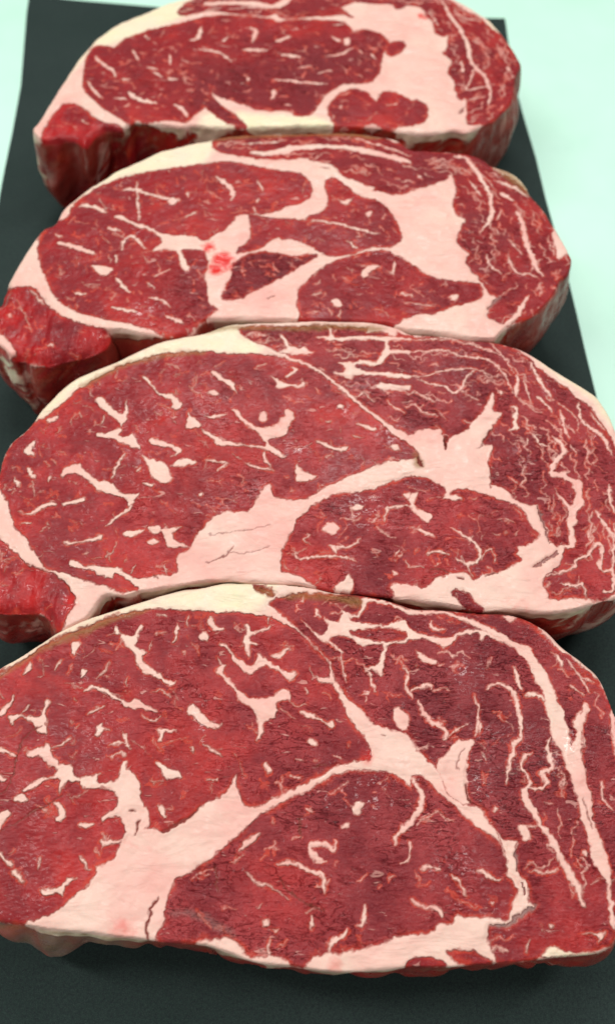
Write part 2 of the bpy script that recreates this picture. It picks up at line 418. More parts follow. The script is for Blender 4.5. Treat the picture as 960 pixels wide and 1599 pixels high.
STEAK2 = """
O|Q: 30,755 90,645 150,555 205,483 260,455 300,390 370,330 460,268 560,205 680,150 800,105 960,72 R: 100,50 200,42 300,35 430,30 600,30 700,33 800,48 900,65 S: 0,108 60,113 160,120 260,130 340,155 380,185 460,215 510,245 545,290 560,325 620,390 660,450 700,520 740,590 755,625 740,690 V: 790,80 770,120 742,158 700,192 640,215 605,240 585,262 560,264 480,258 400,243 350,238 280,230 U: 850,322 700,312 600,305 440,304 300,300 100,300 0,308 T: 900,368 860,372 780,385 720,375 650,367 560,352 515,355 510,385 480,425 440,450 330,472 220,502 150,502 110,475 50,478 0,440 @: -16,532 -20,480 T: 0,215 20,165
L eye_muscle .1|Q: 190,560 205,510 250,468 330,425 345,385 420,315 540,255 700,216 960,182 R: 100,167 200,182 300,202 380,217 450,232 490,270 495,320 460,350 380,375 330,395 270,405 230,402 190,415 200,500 150,590 60,700 U: 30,150 60,240 40,270 0,298 T: 880,360 820,372 700,345 650,330 600,320 450,290 380,270 300,230 250,170 220,100 200,50 Q: 190,600
L mid_muscle .1|R: 195,415 300,430 430,440 480,440 600,465 700,480 820,510 860,540 840,566 780,562 700,588 620,603 550,598 480,555 370,528 330,520 250,570 160,590 165,565 215,530 210,470
L dark_muscle .9|R: 150,630 260,592 350,600 410,610 500,602 520,605 450,650 350,710 200,780 U: 180,205 90,210 80,185 110,130 120,90
L mid_muscle .2|R: 570,260 620,250 700,320 800,350 860,400 905,480 910,530 860,568 800,550 740,500 600,460 480,430 565,395 580,340
L inner_muscle .35|R: 440,798 450,760 520,690 620,630 720,600 820,585 880,600 960,650 S: 80,700 160,725 250,735 320,740 V: 500,90 530,95 545,120 520,145 460,155 400,180 340,185 290,205 260,215 210,210 150,209 0,207 U: 455,300 440,250 445,190
L cap_muscle .45|R: 60,62 300,48 600,42 800,60 960,100 S: 60,118 260,137 340,162 400,215 480,260 555,335 615,398 650,470 670,560 690,630 735,605 735,690 V: 785,80 765,118 736,152 695,185 640,205 610,215 575,200 560,192 595,140 570,120 550,90 530,55 S: 390,765 330,720 310,690 260,640 280,600 230,550 230,500 260,440 220,410 200,350 220,320 190,215 160,250 100,270 0,300 R: 900,320 800,300 700,270 620,212 550,190 440,155 300,152 200,140 60,115
L chain_muscle .2|T: 5,215 30,162 100,155 160,158 230,250 330,310 450,345 505,365 480,420 400,455 300,480 200,500 110,468 50,474 0,430 @: -12,520 -16,480
B|R: 190,410 150,420 110,470 50,510 0,535 Q: 900,512 800,507 740,497 700,472 640,450 560,415 540,430 620,460 700,490 750,520 760,550 720,585 780,580 830,590 850,650 880,680 892,660 870,610 860,578 960,582 R: 0,602 20,640 0,700 10,760 U: 20,220 60,252 100,240 80,200 100,150 120,110 130,40 R: 140,640 160,612 150,580 210,530 215,470 200,420
B|R: 210,120 300,115 400,90 530,85 700,95 800,115 960,160 960,178 800,140 650,112 540,105 430,112 380,130 260,137
B|R: 430,150 480,155 600,185 640,230 720,265 800,290 780,302 700,282 600,232 570,197 480,187
S 10|R: 700,60 850,100 960,140
S 8|R: 150,85 250,80 380,65
S 20|S: 200,140 260,152 300,200 340,260 378,340 370,440 325,495
S 7|S: 280,200 350,240 400,300
S 8|S: 430,390 400,440
S 26|S: 500,400 522,450 540,540 580,640 620,700
S 14|S: 400,255 480,285 550,335
S 18|S: 420,310 480,350
S 12|S: 350,600 375,650 425,692
S 12|S: 450,600 490,680 560,690 600,712
S 12|S: 270,250 330,330
S 9|S: 460,530 520,600
S 9|S: 30,230 60,250
S 16|V: 688,130 660,170 645,200 605,232
G 12|V: 560,172 600,135
F|R: 725,690 760,655 825,655 790,670 760,700 740,710
S 16|R: 890,632 880,690
S 10|R: 850,675 885,690
F|U: 590,215 630,212 640,235 615,250
S 8|U: 630,260 625,300
S 8|U: 500,192 550,180
F|V: 440,130 470,125 460,145
S 4|V: 300,150 400,160
S 6|V: 290,120 330,130
F|R: 620,340 650,350 690,340 660,370
F|R: 750,405 780,400 770,430
S 15|R: 500,438 600,452 700,480 820,502
S 14|R: 660,540 720,572
S 20|R: 370,532 430,542 500,575 550,602
S 13|R: 250,575 330,580 410,605
S 18|Q: 580,295 640,297 700,320 825,348
F|Q: 820,335 845,350 810,370 790,350
S 12|Q: 640,260 650,360 655,440
S 18|Q: 370,378 430,372 500,400
S 26|Q: 270,548 340,562 450,600
S 16|Q: 510,475 570,492
S 16|Q: 575,575 580,540 620,512 680,570
F|Q: 430,650 520,655 530,670 500,695 470,690
S 20|Q: 545,715 610,775
S 26|R: 60,235 100,270 130,300 122,345
S 10|R: 250,250 270,300
S 20|T: 350,175 405,188
S 18|T: 530,248 640,268
S 14|T: 700,202 760,215 800,250
S 18|T: 780,285 862,320
S 14|T: 690,130 725,160
S 6|Q: 470,330 500,390
S 16|Q: 545,600 552,635
S 10|Q: 870,430 920,400
S 14|Q: 880,310 885,330
S 14|R: 230,375 240,402
F|R: 240,345 260,340 250,360
S 12|Q: 260,500 290,520
S 8|Q: 480,520 515,550
S 10|R: 70,385 80,392
S 9|Q: 720,700 800,670
S 6|T: 80,200 110,260 150,350
F|T: 35,280 55,275 50,290
F|T: 222,420 250,415 245,430
B|T: -10,365 40,400 80,450 50,474 20,440 0,420
S 11|T: 150,162 205,230
S 8|R: 180,690 190,700
S 10|R: 320,690 330,695
R 44|R: 78,632
R 30|R: 60,660
R 20|R: 95,610
R 16|R: 20,570
K 3|U: 290,200 330,190
H 6|T: 670,260
H 6|T: 450,400
H 3|R: 80,610
P .9 14|U: 150,100
P .7 16|Q: 900,720
P .6 14|T: 400,380
P .5 18|U: 10,210
C|Q: 330,400 460,262 560,200 800,100 960,65 R: 100,45 60,100 0,170 Q: 960,180 700,212 540,248 400,320
V|R: -40,80 100,45 300,34 500,28 700,30 850,50 780,62 600,44 300,50 100,65
V|S: 380,180 460,215 540,290 560,325 500,290 420,225
C|S: 450,210 510,243 560,325 540,320 500,270
"""

STEAK1 = """
O|W: 158,620 200,558 240,488 300,398 350,318 410,238 480,170 580,110 700,60 800,20 @: 300,-2 400,-15 500,-20 600,-16 690,-4 Y: 230,18 300,63 370,108 460,208 510,288 515,315 490,380 486,440 470,490 400,560 340,592 270,625 200,615 150,625 50,635 X: 900,622 800,604 700,604 600,604 450,594 400,602 200,607 0,600 W: 900,594 850,604 760,594 640,580 610,592 570,615 520,603 490,606 440,645 400,690 360,665 300,655 250,660 200,664 170,645
L eye_muscle .25|W: 400,380 410,280 450,230 500,225 540,235 580,200 700,155 850,120 960,90 X: 100,85 200,90 300,100 340,118 400,105 500,108 640,112 670,135 690,160 750,150 830,180 860,220 830,260 820,320 790,380 740,400 650,400 600,430 550,470 500,540 430,550 400,530 260,525 200,500 90,470 30,430 20,402 40,470 100,520 185,590 180,600 100,580 30,530 0,510 W: 880,570 860,580 800,570 700,576 640,566 600,580 560,560 480,510 430,460 395,420
L muscle_sliver .1|X: 855,225 900,205 940,225 880,270 850,250
L inner_muscle .2|X: 580,540 590,500 640,450 700,430 760,450 800,490 830,445 900,450 960,480 Y: 40,485 75,510 70,570 30,590 X: 900,600 850,610 780,585 700,600 620,595
L cap_muscle .4|Y: 60,50 80,80 110,110 120,160 150,180 180,170 180,230 160,260 200,300 180,340 210,400 230,470 260,465 270,500 270,580 330,585 400,550 465,480 480,400 508,300 448,212 378,150 325,100 250,62 180,12 150,0 @: 600,-12 500,-16 400,-11 330,-3 W: 900,12 860,40 835,70 870,80 960,62 X: 60,62 150,75 300,85 330,72 370,95 500,90 650,75 690,90 640,50 700,20 800,25 880,30 900,50 960,32
L chain_muscle .1|W: 225,600 290,508 350,498 400,525 440,562 490,583 550,598 560,640 440,665 400,700 340,680 260,672 215,668 205,635
B|X: 0,20 200,15 320,30 385,-5 405,10 335,50 150,32 0,35
S 9|X: 110,55 220,45 300,55
S 10|X: 0,62 80,48
S 22|X: 520,95 650,100
S 18|Y: 140,5 190,90 240,160 270,230 290,310 340,360 372,430 370,500
S 10|Y: 300,320 280,390 258,430 350,412 390,400
S 8|Y: 260,480 350,460
S 9|Y: 200,60 260,100 330,110
S 14|Y: 290,200 320,215
F|Y: 445,325 465,325 458,345
S 14|Y: 240,300 246,350
S 9|Y: 90,60 130,130
G 18|Y: 222,540 255,510
S 17|W: 450,275 470,300 530,340 545,372
S 15|W: 415,390 440,430 482,470
S 12|W: 622,240 650,290
S 12|W: 720,345 760,368
S 20|W: 790,375 832,378
S 14|W: 570,380 612,384
S 22|W: 605,440 660,480 735,490
S 12|W: 540,465 600,475
S 22|W: 820,500 855,518 882,550
S 20|W: 888,200 930,188 945,140
S 12|W: 795,262 800,310
S 22|X: 80,205 105,185
S 22|X: 215,140 240,160 220,205
S 20|X: 330,205 402,182
S 18|X: 180,242 290,246
S 14|X: 360,265 445,280
S 14|X: 590,178 632,204
F|X: 650,190 675,190 680,210 660,218 648,205
S 10|X: 560,275 640,262 695,230
S 12|X: 780,260 800,292
S 14|X: 320,380 420,392 570,405
S 24|X: 325,430 312,475
S 14|X: -20,240 60,255 130,300
F|X: 195,372 215,375 205,388
S 9|X: 440,330 500,320
S 16|X: 375,500 400,502
S 9|X: 530,352 600,342
S 10|X: 720,360 735,370
S 10|X: 600,130 650,120
S 14|X: 720,245 735,260
S 8|X: 630,520 640,500
S 10|X: 850,500 900,495
S 10|W: 690,320 740,335
S 10|W: 680,170 700,190
S 10|W: 390,570 420,590
R 14|Y: 60,90
P .8 26|X: 100,400
P .8 20|X: 560,300
P .8 16|X: 450,470
C|W: 300,398 410,238 480,170 580,110 700,60 800,20 @: 300,-6 305,12 280,32 W: 700,152 580,196 500,220 440,225
C|Y: 370,108 460,208 440,205 370,130
C|X: 0,540 300,545 500,560 600,600 400,610 0,605
"""
# ------------------------------------------------------------------ helpers
ST, CT = math.sin(TH), math.cos(TH)

def to_plane(px, z):
    """photograph pixel -> point where that line of sight meets height z"""
    px = np.asarray(px, float)
    u = (px[:, 0] - 480.0) / FPX
    v = (px[:, 1] - 799.5) / FPX
    dx = u
    dy = CT - v * ST
    dz = -ST - v * CT
    t = (z - CAM_H) / dz
    return np.stack([dx * t, dy * t], 1)

def parse(txt):
    out = []
    o = CROP['@']
    for tok in txt.split():
        if tok.endswith(':'):
            o = CROP[tok[:-1]]
            continue
        x, y = tok.split(',')
        out.append((o[0] + float(x) / o[2], o[1] + float(y) / o[2]))
    return np.array(out), o[2]

def catmull(p, closed, n=4):
    m = len(p)
    if m < 3:
        return p
    res = []
    rng = range(m) if closed else range(m - 1)
    for i in rng:
        if closed:
            a, b, c, d = p[i - 1], p[i], p[(i + 1) % m], p[(i + 2) % m]
        else:
            a, b, c, d = p[max(i - 1, 0)], p[i], p[i + 1], p[min(i + 2, m - 1)]
        # centripetal-ish tension keeps long/short spans from looping
        lb = np.linalg.norm(c - b)
        t1 = (c - a) * 0.5; t2 = (d - b) * 0.5
        for t_ in (t1, t2):
            l = np.linalg.norm(t_)
            if l > lb * 1.2: t_ *= lb * 1.2 / l
        for k in range(n):
            s = k / n
            h1 = 2 * s**3 - 3 * s**2 + 1; h2 = -2 * s**3 + 3 * s**2
            h3 = s**3 - 2 * s**2 + s; h4 = s**3 - s**2
            res.append(h1 * b + h2 * c + h3 * t1 + h4 * t2)
    if not closed:
        res.append(p[-1])
    return np.array(res)

def vnoise(P, freq, seed):
    """value noise -1..1 on 2D points (metres)"""
    q = P * freq + seed * 17.31
    i = np.floor(q).astype(np.int64); f = q - i
    f = f * f * (3 - 2 * f)
    def h(a, b):
        n = (a * 374761393 + b * 668265263 + seed * 974711) & 0x7fffffff
        n = ((n ^ (n >> 13)) * 1274126177) & 0x7fffffff
        return ((n ^ (n >> 16)) & 0xffff) / 32767.5 - 1.0
    a, b = i[..., 0], i[..., 1]
    v00, v10, v01, v11 = h(a, b), h(a + 1, b), h(a, b + 1), h(a + 1, b + 1)
    fx, fy = f[..., 0], f[..., 1]
    return (v00 * (1 - fx) + v10 * fx) * (1 - fy) + (v01 * (1 - fx) + v11 * fx) * fy

def fbm(P, freq, seed, octs=3):
    r = 0; a = 1.0; s = 0
    for k in range(octs):
        r = r + a * vnoise(P, freq * 2**k, seed + k * 7); s += a; a *= 0.5
    return r / s

def seg_dist2(P, a, b):
    d = b - a; L = max((d * d).sum(), 1e-14)
    t = np.clip(((P - a) @ d) / L, 0, 1)
    q = P - a - t[:, None] * d
    return (q * q).sum(1), t

def poly_sd(P, poly):
    best = np.full(len(P), 1e9); ins = np.zeros(len(P), bool)
    m = len(poly)
    for i in range(m):
        a, b = poly[i], poly[(i + 1) % m]
        d2, _ = seg_dist2(P, a, b)
        np.minimum(best, d2, out=best)
        if a[1] != b[1]:
            c = (P[:, 1] < a[1]) != (P[:, 1] < b[1])
            x = a[0] + (P[:, 1] - a[1]) * (b[0] - a[0]) / (b[1] - a[1])
            ins ^= c & (P[:, 0] < x)
    d = np.sqrt(best)
    return np.where(ins, d, -d)

def nearest_on(P, poly):
    best = np.full(len(P), 1e9); res = P.copy()
    m = len(poly)
    for i in range(m):
        a, b = poly[i], poly[(i + 1) % m]
        d2, t = seg_dist2(P, a, b)
        k = d2 < best
        best[k] = d2[k]; res[k] = (a + t[:, None] * (b - a))[k]
    return res

def line_sd(P, pts, w):
    """w in metres (full width), tapered ends, slightly uneven"""
    n = len(pts)
    if n == 1:
        return w / 2 - np.linalg.norm(P - pts[0], axis=1)
    seg = np.linalg.norm(np.diff(pts, axis=0), axis=1)
    cum = np.concatenate([[0], np.cumsum(seg)]); L = cum[-1]
    best = np.full(len(P), -1e9)
    def prof(s):
        e = np.minimum(s, L - s)
        return 0.42 + 0.58 * np.clip(e / max(1.6 * w, 0.22 * L), 0, 1) ** 0.7
    for i in range(n - 1):
        d2, t = seg_dist2(P, pts[i], pts[i + 1])
        s = cum[i] + t * seg[i]
        wob = 1 + 0.30 * np.sin(s * 2100 + w * 9e4) * np.sin(s * 830 + 1.3)
        np.maximum(best, 0.5 * w * prof(s) * wob - np.sqrt(d2), out=best)
    return best

def px_scale(p):
    """metres per photograph pixel at pixel p on the cut face"""
    q = to_plane(np.array([p, [p[0] + 1, p[1]]]), H)
    return abs(q[1, 0] - q[0, 0])

# ------------------------------------------------------------------ materials
def new_mat(name):
    m = bpy.data.materials.new(name); m.use_nodes = True
    nt = m.node_tree; nt.nodes.clear()
    return m, nt

class NB:
    def __init__(s, nt): s.nt = nt
    def n(s, t, **kw):
        nd = s.nt.nodes.new(t)
        for k, v in kw.items(): setattr(nd, k, v)
        return nd
    def l(s, a, b): s.nt.links.new(a, b)
    def set(s, sock, v):
        if hasattr(v, 'is_output'): s.l(v, sock)
        else: sock.default_value = v
    def math(s, op, a, b=0.0, c=0.0, clamp=False):
        nd = s.n('ShaderNodeMath', operation=op, use_clamp=clamp)
        s.set(nd.inputs[0], a); s.set(nd.inputs[1], b); s.set(nd.inputs[2], c)
        return nd.outputs[0]
    def mix(s, f, a, b, mode='MIX'):
        nd = s.n('ShaderNodeMix', data_type='RGBA', blend_type=mode)
        s.set(nd.inputs[0], f)
        for i, v in ((6, a), (7, b)):
            if isinstance(v, tuple) and len(v) == 3: v = v + (1,)
            s.set(nd.inputs[i], v)
        return nd.outputs[2]
    def step(s, x, a, b):
        nd = s.n('ShaderNodeMapRange', interpolation_type='SMOOTHSTEP')
        s.set(nd.inputs[0], x); nd.inputs[1].default_value = a; nd.inputs[2].default_value = b
        return nd.outputs[0]
    def lin(s, x, a, b, c, d):
        nd = s.n('ShaderNodeMapRange')
        s.set(nd.inputs[0], x)
        for i, v in enumerate((a, b, c, d)): nd.inputs[i + 1].default_value = v
        return nd.outputs[0]
    def noise(s, vec, scale, detail=3, rough=0.55, dist=0.0):
        nd = s.n('ShaderNodeTexNoise'); s.l(vec, nd.inputs['Vector'])
        nd.inputs['Scale'].default_value = scale; nd.inputs['Detail'].default_value = detail
        nd.inputs['Roughness'].default_value = rough; nd.inputs['Distortion'].default_value = dist
        return nd.outputs[0]
    def mapping(s, vec, rot=0.0, scale=(1, 1, 1), loc=(0, 0, 0)):
        nd = s.n('ShaderNodeMapping'); s.l(vec, nd.inputs[0])
        nd.inputs[1].default_value = loc
        nd.inputs[2].default_value = (0, 0, rot); nd.inputs[3].default_value = scale
        return nd.outputs[0]

def flesh_material(name, lean_a, lean_b, rot):
    m, nt = new_mat(name); b = NB(nt)
    out = b.n('ShaderNodeOutputMaterial'); pr = b.n('ShaderNodeBsdfPrincipled')
    b.l(pr.outputs[0], out.inputs[0])
    co = b.n('ShaderNodeTexCoord').outputs['Object']
    af = b.n('ShaderNodeAttribute', attribute_name='fat').outputs['Fac']
    m1 = b.n('ShaderNodeSeparateColor'); b.l(b.n('ShaderNodeAttribute', attribute_name='stain').outputs['Color'], m1.inputs[0])
    m2 = b.n('ShaderNodeSeparateColor'); b.l(b.n('ShaderNodeAttribute', attribute_name='tone').outputs['Color'], m2.inputs[0])
    cream, olive, blood = m1.outputs
    purple, cut, grey = m2.outputs
    # --- fat / lean border with frayed edge
    n_edge = b.noise(co, 1100, 4, 0.7)
    f = b.math('ADD', af, b.math('MULTIPLY', b.math('SUBTRACT', n_edge, 0.5), 0.95))
    # fine intramuscular flecks
    st = b.mapping(co, rot, (0.55, 1.5, 1.0))
    n_f = b.noise(st, 330, 2.5, 0.55, 0.6)
    n_g = b.noise(co, 75, 2, 0.5)
    flk = b.step(b.math('ADD', n_f, b.math('MULTIPLY', b.math('SUBTRACT', n_g, 0.5), 0.28)), 0.675, 0.735)
    n_t = b.noise(b.mapping(co, rot + 0.5, (0.4, 1.6, 1.0), (3, 1, 0)), 620, 2, 0.5, 0.4)
    tiny = b.step(b.math('ADD', n_t, b.math('MULTIPLY', b.math('SUBTRACT', n_g, 0.5), 0.2)), 0.68, 0.76)
    fl = b.math('MAXIMUM', b.math('MULTIPLY', flk, 0.50), b.math('MULTIPLY', tiny, 0.14))
    core = b.step(f, -0.44, 0.38)
    fatmask = b.math('MAXIMUM', core, fl)
    # --- lean colour
    n_l = b.noise(co, 48, 4, 0.6)
    n_m = b.noise(b.mapping(co, rot, (0.35, 1.6, 1.0)), 700, 3, 0.6)
    lean = b.mix(purple, lean_a, lean_b)
    lean = b.mix(b.lin(n_l, 0.36, 0.60, 0.0, 0.95), lean, b.mix(purple, (0.200, 0.005, 0.009), (0.150, 0.012, 0.018)))
    lean = b.mix(b.math('MULTIPLY', b.lin(b.noise(co, 33, 3, .5, 1.0), 0.48, 0.66, 0.0, 0.7), b.lin(purple, 0.2, 0.7, 1.0, 0.15)), lean, (0.44, 0.018, 0.012))
    lean = b.mix(b.lin(n_m, 0.45, 0.75, 0.0, 0.22), lean, (0.44, 0.060, 0.055))
    lean = b.mix(b.lin(b.noise(co, 520, 3, .6), 0.5, 0.72, 0.0, 0.40), lean, (0.135, 0.006, 0.010))
    # fine dark creases between the fibre bundles
    rz = b.noise(b.mapping(co, rot + 0.3, (0.6, 1.5, 1.0)), 210, 4, 0.62, 1.2)
    crease = b.math('SUBTRACT', 1.0, b.step(b.math('ABSOLUTE', b.math('SUBTRACT', rz, 0.5)), 0.0, 0.020))
    crease = b.math('MULTIPLY', crease, b.lin(b.noise(co, 70, 2), 0.42, 0.62, 0.0, 1.0))
    crease = b.math('MULTIPLY', crease, b.lin(purple, 0.1, 0.8, 0.12, 1.0))
    lean = b.mix(b.math('MULTIPLY', crease, 0.6), lean, (0.085, 0.006, 0.010))
    # thin fat shining through next to fat: orange red
    near = b.math('MULTIPLY', b.step(f, -1.8, -0.05), b.lin(b.noise(co, 120, 2), 0.40, 0.62, 0.1, 0.85))
    lean = b.mix(near, lean, (0.50, 0.042, 0.020))
    lean = b.mix(b.math('MULTIPLY', grey, 1.0), lean, (0.22, 0.16, 0.145))
    # --- fat colour
    n_p = b.noise(co, 42, 4, 0.6)
    fat = b.mix(b.lin(n_p, 0.35, 0.68, 0.0, 0.9), (0.71, 0.455, 0.385), (0.68, 0.33, 0.285))
    vein = b.step(b.noise(b.mapping(co, 0.6, (0.5, 1.3, 1)), 260, 3, 0.55, 1.2), 0.60, 0.72)
    fat = b.mix(b.math('MULTIPLY', vein, 0.22), fat, (0.76, 0.57, 0.47))
    fat = b.mix(b.lin(b.noise(co, 24, 3, 0.6), 0.42, 0.66, 0, 0.6), fat, (0.70, 0.55, 0.45))
    smear = b.math('MULTIPLY', b.step(b.noise(co, 95, 4, 0.65, 0.8), 0.60, 0.74), 0.45)
    fat = b.mix(smear, fat, (0.70, 0.31, 0.26))
    capil = b.math('SUBTRACT', 1.0, b.step(b.math('ABSOLUTE', b.math('SUBTRACT', b.noise(co, 85, 3, 0.55, 1.6), 0.5)), 0.0, 0.014))
    fat = b.mix(b.math('MULTIPLY', capil, 0.0), fat, (0.68, 0.26, 0.20))
    fat = b.mix(cream, fat, b.mix(b.lin(n_p, 0.35, 0.65, 0, 1), (0.70, 0.64, 0.42), (0.74, 0.60, 0.46)))
    # fat that is only a thin film keeps the lean's warmth
    thin = b.math('MULTIPLY', b.math('SUBTRACT', 1.0, b.step(f, 0.0, 0.65)), 0.72)
    fat = b.mix(thin, fat, (0.60, 0.27, 0.23))
    col = b.mix(fatmask, lean, fat)
    col = b.mix(b.math('MULTIPLY', olive, 0.75), col, (0.24, 0.11, 0.030))
    bl = b.math('MULTIPLY', blood, b.lin(b.noise(co, 300, 3), 0.25, 0.5, 0.6, 1.2), clamp=True)
    col = b.mix(bl, col, (0.60, 0.016, 0.012))
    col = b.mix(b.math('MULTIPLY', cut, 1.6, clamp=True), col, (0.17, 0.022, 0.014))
    b.l(col, pr.inputs['Base Color'])
    # --- gloss
    n_r = b.noise(co, 190, 4, 0.6)
    rough_l = b.lin(n_r, 0.35, 0.65, 0.26, 0.50)
    rough = b.math('ADD', rough_l, b.math('MULTIPLY', fatmask, 0.05))
    b.set(pr.inputs['Roughness'], rough)
    pr.inputs['Specular IOR Level'].default_value = 0.22
    pr.inputs['Subsurface Weight'].default_value = 0.12
    pr.inputs['Subsurface Radius'].default_value = (0.0022, 0.0007, 0.0005)
    pr.inputs['Subsurface Scale'].default_value = 1.0
    wa = b.n('ShaderNodeAttribute', attribute_name='wet').outputs['Fac']
    wet = b.math('MULTIPLY', wa, b.lin(b.noise(co, 260, 3, 0.6), 0.45, 0.62, 0.0, 0.5))
    wet = b.math('ADD', wet, b.lin(b.noise(co, 55, 3, 0.6), 0.50, 0.68, 0.02, 0.12))
    b.l(wet, pr.inputs['Coat Weight']); pr.inputs['Coat Roughness'].default_value = 0.11
    # --- relief: fibres on the lean, soft lumps on the fat
    fib = b.noise(b.mapping(co, rot, (0.5, 1.4, 1.0)), 1150, 4, 0.62, 0.6)
    gran = b.noise(co, 520, 3, 0.6, 1.0)
    hl = b.math('ADD', b.math('MULTIPLY', fib, 0.6), b.math('MULTIPLY', gran, 0.8))
    hf = b.math('ADD', b.math('MULTIPLY', b.noise(co, 330, 3, 0.5), 0.5), b.math('MULTIPLY', b.noise(b.mapping(co, 0.8, (0.5, 1.6, 1)), 90, 3, 0.5, 1.0), 2.2))
    amp = b.lin(purple, 0.05, 0.8, 0.32, 1.35)
    hl = b.math('SUBTRACT', b.math('MULTIPLY', hl, amp), b.math('MULTIPLY', crease, 0.8))
    mixh = b.n('ShaderNodeMix', data_type='FLOAT')
    b.l(fatmask, mixh.inputs[0]); b.l(hl, mixh.inputs[2]); b.l(b.math('ADD', hf, 0.1), mixh.inputs[3])
    bump = b.n('ShaderNodeBump'); bump.inputs['Strength'].default_value = 0.9
    bump.inputs['Distance'].default_value = 0.00055
    b.l(mixh.outputs[0], bump.inputs['Height']); b.l(bump.outputs[0], pr.inputs['Normal'])
    return m

# ------------------------------------------------------------------ objects
def link(name, me, parent=None):
    o = bpy.data.objects.new(name, me); COL.objects.link(o)
    if parent: o.parent = parent
    return o

def make_mesh(name, V, F, mats, attrs, normals=None):
    me = bpy.data.meshes.new(name)
    me.vertices.add(len(V)); me.vertices.foreach_set('co', V.astype(np.float32).ravel())
    k = F.shape[1]
    me.loops.add(F.size); me.loops.foreach_set('vertex_index', F.astype(np.int32).ravel())
    me.polygons.add(len(F))
    me.polygons.foreach_set('loop_start', np.arange(0, F.size, k, dtype=np.int32))
    me.polygons.foreach_set('use_smooth', np.ones(len(F), bool))
    me.update(calc_edges=True)
    for m in mats: me.materials.append(m)
    for an, (typ, arr) in attrs.items():
        a = me.attributes.new(an, typ, 'POINT')
        a.data.foreach_set('value' if typ == 'FLOAT' else 'color', arr.astype(np.float32).ravel())
    if normals is not None:
        me.normals_split_custom_set_from_vertices(normals.tolist())
    return me

def soft(sd, r):
    return np.clip(0.5 + sd / (2 * r), 0, 1)

